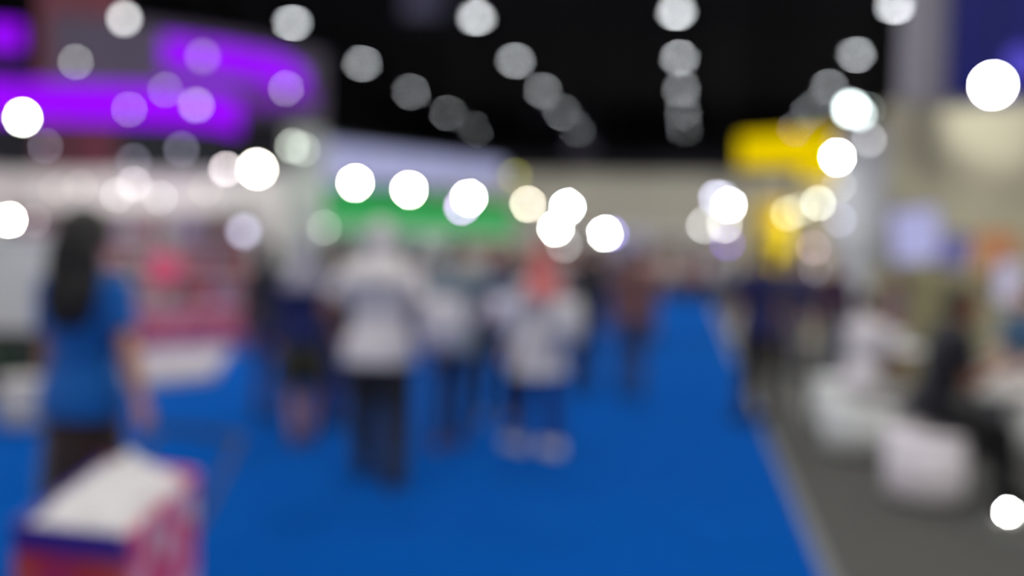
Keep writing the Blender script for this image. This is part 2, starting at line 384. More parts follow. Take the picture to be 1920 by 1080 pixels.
    if hat:
        hb = MB(); hb.ball(HP(0, -.012, .05), (.088, .106, .085), HR); hb.ball(HP(0, .10, .035), (.06, .06, .01), HR); remesh(hb.build('cap', hat, root), .008, 1, .4)
    # shirt
    if shirt:
        s = MB(); S = [(hem, (.172) * flare, .138 * (.4 + .6 * flare), -.010), (max(hem + .05, .93), .176 * (.5 + .5 * flare), .134, -.008), (1.02, .150, .108, 0), (1.10, .142, .106, .005), (1.2, .158, .116, .008), (1.29, .168, .122, .008), (1.37, .178, .110, 0), (1.42, .160, .092, -.005), (1.462, .088, .076, -.006), (1.475, .07, .07, -.005)]
        if hem < .8: S = [(hem, .19 * flare, .145 * flare, 0), ((hem + .92) / 2, .182 * (.5 + .5 * flare), .13, 0)] + S[1:]
        if sit is not None and hem < .86: S = S[1:] if S[0][0] < .86 else S
        tors(s, .004, S)
        if fem:
            for sx in (-1, 1): s.ball(U(sx * .07, .088, 1.265), (.07, .056, .07))
        for sp, el, wr in arms:
            s.chain([sp, sp.lerp(el, .5)], [.068, .060], 14)
            if sleeve == 'long': s.chain([sp.lerp(el, .5), el, wr - (wr - el) * .06], [.060, .050, .036], 14)
            elif sleeve == 'short': s.tube(sp.lerp(el, .5), sp.lerp(el, .72), .060, .062, 14)
        remesh(s.build('shirt', shirt, root), .009, 3, .5)
        if collar and not scarf:
            c = MB(); c.loft([[U((rx) * math.cos(a), -.006 + ry * math.sin(a), z - .012 * math.sin(a)) for a in [2 * math.pi * q_ / 20 for q_ in range(20)]] for z, rx, ry in ((1.45, .088, .08), (1.495, .068, .066), (1.49, .060, .058), (1.455, .074, .068))]); c.build('collar', shirt, root, smooth=True)
    if patch:                                   # printed panel on the back of the shirt
        c = MB(); c.loft([[U(.085 * math.cos(a), -.108 + .022 * math.sin(a), z) for a in [2 * math.pi * q_ / 16 for q_ in range(16)]] for z in (1.24, 1.34)]); c.build('back_print', patch, root, smooth=True)
    if trousers:
        t = MB(); tors(t, .006, ((.80, .135, .098, -.005), (.86, .170, .118, -.01), (.93, .168, .118, -.01), (1.0, .146, .105, 0)))
        for hp, kn, an in legs:
            t.chain([hp, hp.lerp(kn, .4), kn], [.098 * leg_w ** .5, .090 * leg_w, .070 * leg_w], 16); t.chain([kn, kn.lerp(an, .4), an - (an - kn) * .02], [.070 * leg_w, .066 * leg_w, .054 * leg_w], 16)
        remesh(t.build('trousers', trousers, root), .010, 3, .5)
    if skirt:
        s = MB(); n = 28; rings = []
        for z, rx, ry in ((1.0, .146, .108), (.92, .175, .125), ((.9 + skirt_hem) / 2, .19, .15), (skirt_hem, .205, .17), (skirt_hem, .19, .155), ((.9 + skirt_hem) / 2, .175, .135), (.86, .16, .11)):
            wv = .10 * (1.0 - z) ; rings.append([U(rx * math.cos(a) * (1 + wv * math.sin(9 * a)), ry * math.sin(a) * (1 + wv * math.sin(9 * a)), z) for a in [2 * math.pi * q_ / n for q_ in range(n)]])
        s.loft(rings).build('skirt', skirt, root, smooth=True)
    if shoes:
        for hp, kn, an in legs:
            s = MB(); s.chain([an + Vector((0, -.035, -.04)), an + Vector((0, .07, -.042)), an + Vector((0, .155, -.054))], [.044, .043, .032], 12); s.box(an + Vector((0, .055, -.077)), (.084, .26, .02), bev=.008)
            s.chain([an + Vector((0, -.01, 0)), an + Vector((0, -.01, -.04))], [.044, .044], 12)
            remesh(s.build('shoe', shoes, root), .008, 2, .4)
    tag(root, label, 'person', group)
    return root
def yaw_to(p, q): d = Vector(q) - Vector(p); return math.atan2(d.y, d.x) - math.pi / 2
AWAY = 0.0                       # facing up the aisle
def FACE(deg): return YAW + math.radians(deg)     # 0 = straight away from the viewer, 90 = towards the left of the view, -90 = towards the right
# ------------------------------------------------------------------ the people in the aisle
blk_shoe = cl('black_shoe', (26, 25, 27), 0); wht_shoe = cl('white_shoe', (225, 215, 212), 0)
P = {}
def scl(py, z=0): return None
# woman in blue, near left (feet are below the frame)
g = AT(158, 640, 4.15); g.z = 0
P['blue'] = person('woman with long black hair in a bright blue shirt behind the trolley at near left', g, FACE(-12), h=1.67, wd=1.08, skin='mid', fem=True, hair='long', hair_w=1.6, shirt=cl('bright_blue', (0, 84, 160)), sleeve='short', hem=.80, flare=1.12,
    skirt=cl('dark_brown', (52, 38, 34)), skirt_hem=.42, shoes=blk_shoe, feet=((-.09, -.03), (.10, .08)), hands=((-.26, .08, .80), (.37, -.10, .88)), curl=.9, patch=cl('grey_print', (70, 92, 140)))
g = G(566, 836)
P['navy'] = person('woman in grey headscarf, navy top and dark olive skirt with bare legs', g, FACE(10), h=1.62, wd=1.0, skin='mid', fem=True, scarf=cl('lilac_grey', (150, 146, 160)), shirt=cl('navy', (18, 28, 82)), sleeve='long', hem=.84,
    skirt=cl('dark_olive', (44, 44, 26)), skirt_hem=.52, shoes=cl('brown_shoe', (90, 66, 70), 0), feet=((-.05, -.05), (.06, .10)), hands=((-.24, .05, .82), (.2, .22, 1.05)))
g = G(503, 790)
P['dark1'] = person('woman with long black hair in dark clothes left of the woman in grey headscarf', g, FACE(4), h=1.60, skin='mid', fem=True, hair='long', shirt=cl('charcoal', (44, 44, 54)), sleeve='long', trousers=cl('slate', (40, 62, 120)), shoes=blk_shoe)
g = G(622, 800)
P['dark2'] = person('dark-haired person in a dark brown top between the navy top and the long white top', g, FACE(-8), h=1.68, skin='tan', hair='short', shirt=cl('dark_brown_top', (58, 46, 46)), sleeve='long', trousers=cl('ink_blue', (22, 44, 110)), shoes=blk_shoe, feet=((-.08, .1), (.08, -.1)))
g = G(706, 912)
P['white'] = person('large person in white headscarf, long white top and black trousers, nearest of the group', g, FACE(-6), h=1.74, wd=1.22, skin='tan', fem=True, scarf=cl('white_scarf', (214, 208, 208)), shirt=cl('white_top', (210, 205, 207)), sleeve='short', hem=.80, flare=1.12,
    trousers=cl('black_trousers', (34, 34, 38)), shoes=cl('black_boot', (38, 32, 36), 0), leg_w=1.4, feet=((-.14, .20), (.13, -.08)), hands=((-.33, .10, .98), (.36, .02, .90)), curl=1.0)
g = G(845, 842)
P['teal'] = person('person in a grey teal shirt and dark trousers walking right behind the long white top', g, FACE(0), h=1.66, wd=1.1, skin='mid', hair='short', shirt=cl('grey_teal', (104, 120, 130)), sleeve='short', hem=.78, trousers=cl('dark_blue_trousers', (22, 36, 72)), shoes=cl('brown_sandal', (96, 62, 58), 0), feet=((-.10, -.10), (.06, .14)), hands=((-.28, .05, .8), (.22, .2, 1.0)))
g = G(930, 792)
P['bagman'] = person('dark-haired man in a dark blue shirt holding a pale bag in front of him', g, FACE(180), h=1.66, wd=1.1, skin='mid', hair='short', shirt=cl('dark_denim', (56, 64, 84)), sleeve='short', hem=.82, trousers=cl('black_jeans', (26, 26, 32)), shoes=cl('grey_shoe', (110, 110, 126), 0), feet=((-.12, .05), (.12, .0)), hands=((-.12, .27, 1.03), (.12, .27, 1.03)), curl=1.0)
g = G(1006, 850)
P['red'] = person('woman in coral red headscarf, long white top and navy trousers, striding in white shoes', g, FACE(40), h=1.59, wd=1.16, skin='light', fem=True, scarf=cl('coral_scarf', (206, 108, 106)), shirt=cl('white_tunic', (204, 200, 203)), sleeve='long', hem=.66, flare=1.2, trousers=cl('royal_navy', (8, 20, 90)), shoes=wht_shoe, feet=((-.07, .16), (.07, -.14)), hands=((-.26, .12, .84), (.27, .0, .80)))
g = G(1090, 738)
P['slim'] = person('slim person dressed in black standing alone right of the white tunic', g, FACE(-5), h=1.66, wd=.9, skin='mid', hair='short', shirt=cl('black_top', (38, 36, 42)), sleeve='long', trousers=cl('dark_slate', (24, 32, 58)), shoes=blk_shoe)
g = G(1183, 745)
P['brown'] = person('person in a brown top and dark trousers walking up the middle of the blue aisle', g, FACE(0), h=1.66, wd=1.0, skin='mid', hair='short', shirt=cl('brown_top', (112, 78, 76)), sleeve='long', trousers=cl('grey_blue_trousers', (46, 60, 96)), shoes=blk_shoe, feet=((-.09, .15), (.07, -.12)))
g = G(1418, 796)
P['navyr'] = person('man in navy shirt and black trousers at the right edge of the blue carpet', g, FACE(25), h=1.70, wd=1.22, skin='tan', hair='short', shirt=cl('midnight', (28, 30, 78)), sleeve='short', hem=.82, trousers=cl('black_slacks', (24, 20, 22)), shoes=blk_shoe, feet=((-.08, .10), (.08, -.08)), hands=((-.2, .22, 1.0), (.26, .02, .8)))
g = G(1500, 700)
P['navyr2'] = person('person in a dark navy jacket and grey trousers behind the man in the navy shirt', g, FACE(100), h=1.64, wd=1.05, skin='light', hair='bob', fem=True, shirt=cl('navy_jacket', (32, 32, 72)), sleeve='long', hem=.8, trousers=cl('grey_trousers', (112, 110, 120)), shoes=blk_shoe)
g = G(1556, 722)
P['maroon'] = person('person in a dark maroon and navy top standing nearest the white pillar', g, FACE(150), h=1.62, wd=1.0, skin='mid', hair='short', shirt=cl('maroon', (58, 30, 60)), sleeve='long', trousers=cl('grey_slacks', (96, 96, 104)), shoes=blk_shoe)
# bags held
def bag(px, py, d, w_, h_, m, label, depth=.12, rz=0.0, strap=True):
    c = AT(px, py, d); r = empty('shoulder_bag', c, YAW + rz)
    s = MB(); n = 24
    s.loft([[Vector((w_ / 2 * f * math.copysign(abs(math.cos(a)) ** .6, math.cos(a)), depth / 2 * f2 * math.sin(a), z)) for a in [2 * math.pi * k / n for k in range(n)]] for z, f, f2 in ((-h_ / 2, .86, .7), (-h_ * .42, .98, 1.1), (0, 1.0, 1.15), (h_ * .3, .92, .8), (h_ / 2, .80, .35))]).build('pouch', m, r, smooth=True)
    if strap:
        for sy in (-1, 1):
            st = MB(); pts = [Vector((w_ * .3 * math.cos(t), sy * depth * .15, h_ / 2 - .02 + .16 * math.sin(t))) for t in [math.pi * k / 10 for k in range(11)]]
            st.chain(pts, [.007] * 11, 6); st.build('handle', m, r, smooth=True)
    tag(r, label, 'bag'); return r
bag(830, 607, 5.8, .30, .34, cl('white_bag', (198, 194, 200), 0), 'white bag hanging at the right hip of the person in white headscarf', .14)
bag(1062, 602, 6.95, .26, .34, cl('white_tote', (200, 198, 202), 0), 'white bag carried at the right side of the woman in coral red headscarf', .12)
bag(926, 584, 7.95, .46, .27, cl('pale_bag', (196, 196, 218), 0), 'pale lilac white bag held in front by the man in the dark blue shirt', .16, strap=True)
# ------------------------------------------------------------------ distant crowd
CROWD = []
def crowd_proto(i):
    kw = [dict(hair='short'), dict(hair='long', fem=True), dict(hair='bob', fem=True, wd=.95), dict(hair='short', wd=1.15)][i]
    return person('', (0, 0, 0), 0, h=1.66, skin=['mid', 'light', 'light', 'tan'][i], shirt=cl('black_top', (38, 36, 42)), sleeve=['short', 'long', 'short', 'long'][i], trousers=cl('dark_slate', (24, 32, 58)), shoes=blk_shoe, vox=.012,
                  feet=[((-.09, .12), (.08, -.1)), ((-.08, 0), (.08, .05)), ((-.09, -.12), (.08, .14)), ((-.12, 0), (.12, 0))][i], hands=[None, ((-.15, .25, 1.05), (.25, .05, .8)), None, ((-.2, .2, 1.0), (.2, .2, 1.0))][i], **kw)
protos = [crowd_proto(i) for i in range(4)]; pused = [False] * 4
TONES = {'pinkish': (168, 134, 130), 'grey': (128, 124, 128), 'brown': (104, 78, 70), 'black': (36, 34, 38), 'cream': (196, 186, 172), 'navy': (36, 42, 86), 'white': (205, 200, 200), 'dark red': (120, 50, 56)}
spots_c = []
rr = random.Random(11)
names = list(TONES)
yy = [(1060, 640), (1112, 606), (1215, 640), (1236, 556), (1262, 552), (1290, 554), (1318, 557), (1345, 562), (1130, 575), (1165, 582), (1195, 570), (1228, 562), (1255, 566), (1282, 560), (1310, 566), (1338, 574), (1368, 596), (1384, 612), (1020, 620), (990, 600), (1045, 585), (1080, 572), (1100, 560), (1150, 553), (1178, 548), (1210, 545), (1245, 540), (1275, 540), (1300, 542), (1330, 548), (1352, 556), (1460, 690), (1298, 575),
      (640, 640), (760, 660), (800, 650), (880, 640), (905, 625), (950, 640)]
for n, (px, py) in enumerate(yy):
    k = rr.randrange(4); t = protos[k] if not pused[k] else copy_tree(protos[k]); pused[k] = True
    g = G(px, py, .018); t.location = g if n not in (0,) else g; t.rotation_euler = (0, 0, rr.choice((0, math.pi)) + rr.uniform(-.6, .6)); s = rr.uniform(.93, 1.03); t.scale = (t.scale[0] * s,) * 3
    tone = names[(n * 3 + rr.randrange(3)) % len(names)]
    for c in t.children:
        if c.name.startswith(('shirt', 'collar')): tint(c, cl('crowd_' + tone.replace(' ', '_'), TONES[tone]))
    wh = 'left in the crowd' if px < 1000 else ('amid the crowd' if px < 1235 else 'right in the crowd')
    d = dep(g); far = 'close behind the nearer group' if d < 14 else ('halfway up the aisle' if d < 24 else 'at its far end')
    tag(t, 'visitor in a %s top %s, %s' % (tone, wh, far), 'person', 'visitors in the distant crowd')
# ------------------------------------------------------------------ left booth
def panel(name, p0, p1, z0a, z1a, z0b, z1b, th, m, parent=None, back=True):
    """upright board between two ground points with its own lower and upper heights at each end"""
    p0 = Vector((p0[0], p0[1], 0)); p1 = Vector((p1[0], p1[1], 0)); d = (p1 - p0).normalized(); n = Vector((-d.y, d.x, 0))
    if (n.dot(FWD) < 0) == back: n = -n
    s = MB(); s.slab([p0 + _Z * z0a, p1 + _Z * z0b, p1 + _Z * z1b, p0 + _Z * z1a], n * th)
    return s.build(name, m, parent)
part_m = mat('partition_white', (222, 219, 214), .7, .03, 4, bump=0)
YP = 15.6
o = bxm(-13.2, -6.75, YP, YP + .12, 0, 2.95).build('partition_wall', part_m); tag(o, 'tall white partition at the back of the near left booth with the display shelves', 'partition')
o = bxm(-13.3, -13.2, 2, YP + .12, 0, 2.95).build('partition_wall', part_m); tag(o, 'white side partition at the far left edge behind the reception counter', 'partition')
# display shelves with product boxes
BOX = {'pink': mat('box_pink', (150, 70, 104), .6), 'white': mat('box_white', (140, 134, 144), .6), 'red': mat('box_red', (150, 34, 52), .6), 'lilac': mat('box_lilac', (130, 104, 160), .6), 'cream': mat('box_cream', (136, 126, 118), .6), 'dark': mat('box_dark', (60, 48, 54), .6)}
shelf_m = mat('shelf_white', (176, 172, 174), .5, .04, 10, bump=0)
bx0 = None
def pbox(x, y, z, sx, sy, sz, col, label, group):
    global bx0
    if bx0 is None:
        r = empty('product_box', (0, 0, 0)); MB().box((0, 0, .5), (1, 1, 1), bev=.02).build('carton', BOX['pink'], r); MB().box((0, -.51, .55), (.7, .02, .5)).build('front_print', BOX['white'], r); bx0 = r
        c = r
    else: c = copy_tree(bx0)
    c.location = (x, y, z); c.scale = (sx, sy, sz); c.rotation_euler = (0, 0, rr.uniform(-.03, .03))
    for k in c.children:
        if k.name.startswith('carton'): tint(k, BOX[col])
        else: tint(k, BOX['white' if col != 'white' else 'pink'])
    tag(c, label, 'box', group)
for n, (x, side) in enumerate(((-12.2, 'leftmost'), (-10.4, 'middle'), (-8.6, 'rightmost'))):
    r = empty('display_shelf', (x, YP - .25, 0)); f = MB()
    for sx in (-.8, .8): MB().box((sx, 0, 1.1), (.05, .42, 2.2)).build('side_panel', shelf_m, r)
    for z in (.12, .65, 1.15, 1.65, 2.17): MB().box((0, 0, z), (1.55, .42, .04)).build('shelf_board', shelf_m, r)
    MB().box((0, .2, 1.1), (1.55, .02, 2.1)).build('back_board', mat('shelf_mauve', (116, 102, 118), .6), r)
    tag(r, '%s of the three white display shelves against the back partition of the left booth' % side, 'shelf', 'display shelves in the left booth')
    for j, z in enumerate((.14, .67, 1.17, 1.67)):
        xx = -.66
        while xx < .50:
            sx = rr.uniform(.16, .28); col = rr.choice(['pink', 'white', 'red', 'lilac', 'cream', 'white', 'cream', 'dark'])
            pbox(x + xx + sx / 2, YP - .3, z + .003, sx * .9, .25, rr.uniform(.22, .38), col, '%s product box on the %s board up of the %s display shelf' % (col, ORD[j], side), 'product boxes on the %s display shelf' % side); xx += sx + .02
# pink counter with a purple base
a, b = G(268, 660), G(488, 646)
cen = (a + b) / 2; L = (b - a).length; rz = math.atan2(b.y - a.y, b.x - a.x)
r = empty('display_counter', cen, rz)
MB().box((0, .3, .36), (L, .6, .50), bev=.01).build('front_panel', patmat('pink_print', [(176, 92, 130), (160, 74, 112), (186, 118, 146), (170, 84, 104)], 5), r)
MB().box((0, .3, .055), (L - .04, .56, .11)).build('base', mat('purple_base', (96, 70, 175), .5), r); MB().box((0, .3, .63), (L + .04, .66, .04), bev=.008).build('counter_top', mat('pink_top', (214, 170, 186), .4), r)
tag(r, 'pink printed display counter with a purple base at the edge of the carpet', 'counter')
q = Matrix.Rotation(rz, 3, 'Z')
for n, (u, col) in enumerate(((-.85, 'white'), (-.3, 'dark'), (.1, 'red'), (.35, 'lilac'), (.57, 'white'), (.79, 'red'))):
    p = cen + q @ Vector((u, .3, 0)); pbox(p.x, p.y, .653, .18, .2, .3 + .1 * (n % 3), col, '%s product box standing on the pink counter, %s from its left end' % (col, ORD[n]), 'product boxes on the pink counter')
p = cen + q @ Vector((-.60, .10, 0)); 
s = empty('round_sign', (p.x, p.y, .65), rz); MB().tube((0, 0, 0), (0, 0, .35), .015).build('stem', shelf_m, s); MB().tube((0, 0, 0), (0, 0, .015), .09).build('foot', shelf_m, s)
MB().tube((0, -.02, .56), (0, .02, .56), .24, n=32).build('sign_disc', mat('coral_pink', (226, 84, 124), .5), s); tag(s, 'round coral pink sign standing on the pink counter', 'sign')
# low platform on the carpet
quad = [G(232, 672), G(430, 662), G(402, 712), G(236, 732)]
s = MB(); s.prism([(v.x, v.y) for v in quad], .015, .10); s.build('low_platform', mat('platform_white', (168, 164, 168), .5, .05, 8, bump=0)).name = 'display_platform'
tag(bpy.data.objects['display_platform'], 'low white display platform on the carpet in front of the pink counter', 'platform')
# reception counter at the left edge
a = AT(-60, 600, 9.6); b = AT(96, 600, 9.6); r = empty('reception_counter', ((a.x + b.x) / 2, (a.y + b.y) / 2, 0), YAW)
MB().box((0, .3, 1.12), (.9, .5, 1.0), bev=.015).build('front_panel', mat('counter_white', (205, 205, 208), .5, .04, 6, bump=0), r); MB().box((0, .3, .31), (.84, .44, .62)).build('base', mat('counter_black', (40, 36, 40), .5), r)  # black of the lower box stands in for the dark under the panel
MB().box((0, .3, 1.64), (.96, .56, .04), bev=.01).build('counter_top', white_m, r); tag(r, 'tall reception counter at the left edge, white above and black below', 'counter')
g = G(14, 762, .013); r = empty('potted_plant', g); MB().lathe([(.10, 0), (.15, .25), (.16, .28), (.14, .28), (.13, .22)]).build('pot', mat('pot_brown', (60, 40, 38), .5), r, smooth=True)
s = MB()
for k in range(46):
    a_ = rr.uniform(0, 6.28); t_ = rr.uniform(.2, 1.1); ln = rr.uniform(.22, .42); p0 = Vector((0, 0, .25)); p1 = p0 + Vector((math.cos(a_) * math.sin(t_), math.sin(a_) * math.sin(t_), math.cos(t_))) * ln; p2 = p1 + Vector((math.cos(a_) * .08, math.sin(a_) * .08, .01)); sd = Vector((-math.sin(a_), math.cos(a_), 0)) * .022
    s.loft([[p0 - sd * .2, p0 + sd * .2, p0 + _Z * .004], [p1 - sd, p1 + sd, p1 + _Z * .008], [p2 - sd * .2, p2 + sd * .2, p2 + _Z * .004]])
s.build('leaves', mat('leaf_green', (36, 66, 44), .5), r); tag(r, 'dark green potted plant in a brown pot in front of the white reception counter', 'plant')
# pouf stools
def pouf(g, rad, h_, m, label):
    r = empty('pouf_stool', g); MB().lathe([(rad * .86, 0.015), (rad * .98, .05), (rad, h_ * .5), (rad * .97, h_ - .06), (rad * .9, h_ - .045)], n=40).build('body', m, r, smooth=True)
    MB().lathe([(.001, h_ - .045), (rad * .98, h_ - .045), (rad * 1.0, h_ - .03), (rad * .96, h_ - .008), (rad * .6, h_), (.001, h_)], n=40).build('seat', m, r, smooth=True)
    MB().lathe([(rad * .8, 0), (rad * .8, .02)], n=32).build('base', black_m, r); tag(r, label, 'stool', 'round pouf stools'); return r
pouf(G(42, 800, .013), .19, .42, cl('stool_grey', (190, 186, 184), 0), 'light grey round stool on the carpet at the left edge beside the woman in blue')

# overhead header of the left booth with purple light bands
def band(name, pts, z, h_, th, m, parent):
    """curved upright strip through pixels at one height"""
    ps = [G(px, py, z) for px, py in pts]
    s = MB(); rings = []
    for i, p in enumerate(ps):
        d = (ps[min(i + 1, len(ps) - 1)] - ps[max(i - 1, 0)]).normalized(); n = Vector((-d.y, d.x, 0)).normalized()
        if n.dot(FWD) < 0: n = -n
        rings.append([p, p + n * th, p + n * th - _Z * h_, p - _Z * h_])
    return s.loft(rings).build(name, m, parent)
grey_f = mat('header_fabric', (92, 86, 98), .85, .08, 3, bump=0)
pur = glow('purple_light', (.33, .003, 1.0), 1.05, True)
hroot = empty('booth_header', G(300, 200, 4.3))
def hpart(fn, *a):
    o = fn(*a); o.location = -Vector(hroot.location); return o
hpart(band, 'fabric_panel', [(95, 22), (300, 44), (450, 66), (610, 100)], 6.2, 1.75, .15, grey_f, hroot)
hpart(band, 'light_band', [(306, 64), (420, 80), (500, 95), (545, 110), (566, 130)], 5.5, .62, .10, pur, hroot)
hpart(band, 'light_band', [(-120, 36), (0, 40), (42, 44)], 5.5, .48, .10, pur, hroot)
hpart(band, 'light_band', [(-120, 140), (40, 152), (290, 160), (400, 168), (450, 182)], 4.3, .66, .10, pur, hroot)
hpart(band, 'light_band', [(455, 175), (520, 168), (585, 165)], 4.3, .28, .10, glow('purple_dim', (.33, .02, .8), .45), hroot)
tag(hroot, 'hanging grey booth header with curved bright purple light bands at the top left', 'booth header')
a = AT(70, 200, 19.5); b = AT(212, 200, 19.5)
s = panel('booth_column', a, b, .0, 7.6, .0, 7.6, .4, mat('rose_column', (120, 62, 74), .7, .1, 3, bump=0)); tag(s, 'dull rose red column rising behind the left end of the purple light bands', 'column')
# dark canopy slats under the header and pale fittings
s = empty('booth_canopy', (0, 0, 0)); p = G(100, 262, 3.75); s.location = p
o = band('canopy_beam', [(90, 262), (250, 268), (400, 276)], 3.75, .22, .3, mat('canopy_dark', (50, 60, 60), .6, bump=0), s); o.location = -p
o = band('canopy_beam', [(60, 290), (250, 296), (400, 300)], 3.5, .08, .2, mat('canopy_dark', (50, 60, 60), .6, bump=0), s); o.location = -p
tag(s, 'dark green grey canopy beams below the lower purple light band', 'canopy')
# pale pillar
c1 = AT(535, 400, 14.5); c2 = AT(598, 400, 14.5)
s = panel('booth_pillar', c1, c2, 0, CAMH + (460 - 240) / FPX * 14.5, 0, CAMH + (460 - 240) / FPX * 14.5, .45, mat('pillar_white', (176, 180, 172), .6, .03, 4, bump=0)); tag(s, 'pale white pillar at the right end of the near left booth', 'pillar')

# ------------------------------------------------------------------ green booth
r = empty('green_fascia', G(780, 368, 2.8)); a, b = G(575, 352, 2.8), G(965, 387, 2.8)
o = panel('sign_board', a, b, 2.0, 2.85, 2.0, 2.85, .25, glow('green_light', (.035, .33, .085), 1.0), r); o.location = -Vector(r.location)
o = panel('lower_strip', a - FWD * .02, b - FWD * .02, 1.93, 2.1, 1.93, 2.1, .06, glow('mint_light', (.28, .55, .33), 1.0), r); o.location = -Vector(r.location)
tag(r, 'long lit green fascia above the booth left of the walking group', 'booth fascia')
n_ = (b - a).cross(_Z).normalized(); n_ = n_ if n_.dot(FWD) > 0 else -n_
o = panel('partition_wall', a + n_ * 1.6, b + n_ * 1.6, .013, 2.7, .013, 2.7, .1, mat('partition_grey', (176, 168, 168), .7, .05, 4, bump=0)); tag(o, 'pale grey partition under the green fascia', 'partition')
for t_ in (.02, .5, .98):
    p = a.lerp(b, t_); s = MB().box((p.x, p.y, .96), (.08, .08, 1.92)).build('fascia_post', white_m, origin=(p.x, p.y, 0)); tag(s, 'slim white post carrying the %s of the green fascia' % {.02: 'left end', .5: 'middle', .98: 'right end'}[t_], 'post')
a, b = G(585, 262, 4.6), G(945, 306, 4.6)
r = empty('lilac_header', G(760, 284, 4.6))
o = panel('sign_board', a, b, 3.35, 4.6, 3.85, 4.6, .4, glow('lilac_light', (.29, .30, .49), 1.3), r); o.location = -Vector(r.location)
o = panel('top_edge', a, b, 4.6, 4.7, 4.6, 4.7, .45, mat('canopy_dark', (50, 60, 60), .6, bump=0), r); o.location = -Vector(r.location)
for t_ in (.1, .5, .9):
    p = a.lerp(b, t_) - r.location + n_ * .2; MB().tube((p.x, p.y, -4.6 + .0), (p.x, p.y, -.9), .06).build('post', metal_m, r)
for t_ in (.1, .3, .5, .7, .9):
    p = a.lerp(b, t_) - r.location + n_ * .2; MB().box((p.x, p.y, -.62), (.7, .02, .5)).build('sign_panel', part_m, r)
tag(r, 'pale lilac lit header board above and behind the green fascia', 'booth header')
# far booths and stands
for n, (x0, x1, y0, d, col, lab) in enumerate(((1010, 1075, 418, 40, (120, 108, 100), 'low brown grey stand behind the red headscarf'), (1150, 1215, 425, 46, (168, 165, 200), 'pale lilac stand at the far end, left of the vanishing aisle'), (1225, 1290, 432, 50, (128, 118, 112), 'grey brown stand at the very end of the aisle'), (1090, 1140, 440, 44, (100, 70, 74), 'dull rose stand behind the slim person in black'), (1300, 1375, 445, 44, (120, 112, 116), 'grey stand under the white lamps right of the aisle end'))):
    a = AT(x0, y0, d); b = AT(x1, y0, d); r = empty('exhibition_stand', ((a.x + b.x) / 2, (a.y + b.y) / 2, 0), 0); L = (b - a).length
    m = mat('stand_%d' % n, col, .7, .05, 3, bump=0)
    MB().box((0, 1.2, a.z / 2), (L, .1, a.z)).build('back_panel', m, r); MB().box((0, 0, a.z - .15), (L, .1, .3)).build('fascia', part_m, r)
    for sx in (-1, 1): MB().box((sx * (L / 2 - .05), 0, (a.z - .3) / 2), (.08, .08, a.z - .3)).build('post', white_m, r)
    MB().box((0, .4, .5), (L * .6, .4, 1.0)).build('counter', m, r)
    tag(r, lab, 'exhibition stand')
# ------------------------------------------------------------------ yellow booth
r = empty('yellow_sign', AT(1490, 280, 14.5), YAW)
zt, zb = 245 / FPX * 14.5, 165 / FPX * 14.5
yel = glow('yellow_light', (.84, .60, .0), 1.0, True)
o = panel('sign_box', AT(1385, 300, 14.8), AT(1610, 300, 14.2), CAMH + 1.47, CAMH + 1.96, CAMH + 1.47, CAMH + 2.06, .2, yel); o.parent = r; o.matrix_parent_inverse = r.matrix_world.inverted()
r.rotation_euler = (0, 0, 0); o.matrix_parent_inverse = Matrix(); o.location = -Vector(r.location)
o = panel('lower_box', AT(1515, 300, 14.15), AT(1610, 300, 14.1), CAMH + 1.22, CAMH + 1.47, CAMH + 1.22, CAMH + 1.47, .4, yel, r); o.location = -Vector(r.location)
tag(r, 'bright yellow lit box sign above the booth right of the aisle', 'sign')
cw = mat('cream_wall', (214, 206, 178), .7, .04, 4, bump=0)
o = panel('partition_wall', AT(1380, 400, 18), AT(1640, 400, 16), 0, 2.9, 0, 2.9, .1, cw); tag(o, 'cream partition of the booth under the yellow sign', 'partition')
o = panel('yellow_column', AT(1425, 400, 15.5), AT(1490, 400, 15.5), 0, 2.6, 0, 2.6, .4, mat('yellow_paint', (244, 208, 30), .5, .04, 4, bump=0)); tag(o, 'yellow column under the left half of the yellow sign', 'column')
for px_, nm in ((1402, 'left'), (1488, 'right')):
    p = AT(px_, 400, 14.6); s = MB().tube((p.x, p.y, 0), (p.x, p.y, 3.03), .04).build('sign_post', metal_m, origin=(p.x, p.y, 0)); tag(s, 'thin metal post holding up the %s part of the yellow sign' % nm, 'post')
o = panel('booth_pillar', AT(1585, 400, 12.6), AT(1662, 400, 12.6), 0, CAMH + 1.85, 0, CAMH + 1.85, .5, mat('pillar_lilac', (182, 181, 192), .6, .03, 4, bump=0)); tag(o, 'white square pillar between the yellow sign and the beige wall', 'pillar')

# ------------------------------------------------------------------ right booth
beige = mat('beige_wall', (196, 190, 164), .75, .04, 3, bump=0)
a, b = AT(1655, 300, 13.2), AT(2080, 300, 12.3)
zt = lambda px, py, d: CAMH + (ray(px, py) * d).z
o = panel('partition_wall', a, b, 0, zt(1655, 196, 13.2), 0, zt(2080, 180, 12.3), .15, beige); tag(o, 'large beige partition at the right lit by the strongest spotlight', 'partition')
c = panel('booth_column', AT(1705, 90, 12.0), AT(1778, 90, 12.0), zt(1700, 190, 12), 6.4, zt(1780, 190, 12), 6.4, .3, mat('column_grey', (154, 150, 161), .7, .04, 4, bump=0)); tag(c, 'upright grey column above the left end of the beige partition', 'column')
c = panel('blue_banner', AT(1782, 90, 11.9), AT(2080, 90, 11.6), zt(1782, 184, 11.9), 6.4, zt(2080, 172, 11.6), 6.4, .1, mat('banner_blue', (20, 26, 118), .7, .05, 4, bump=0)); c.name = 'hanging_banner'; tag(c, 'large dark blue banner hanging at the top right corner', 'banner')
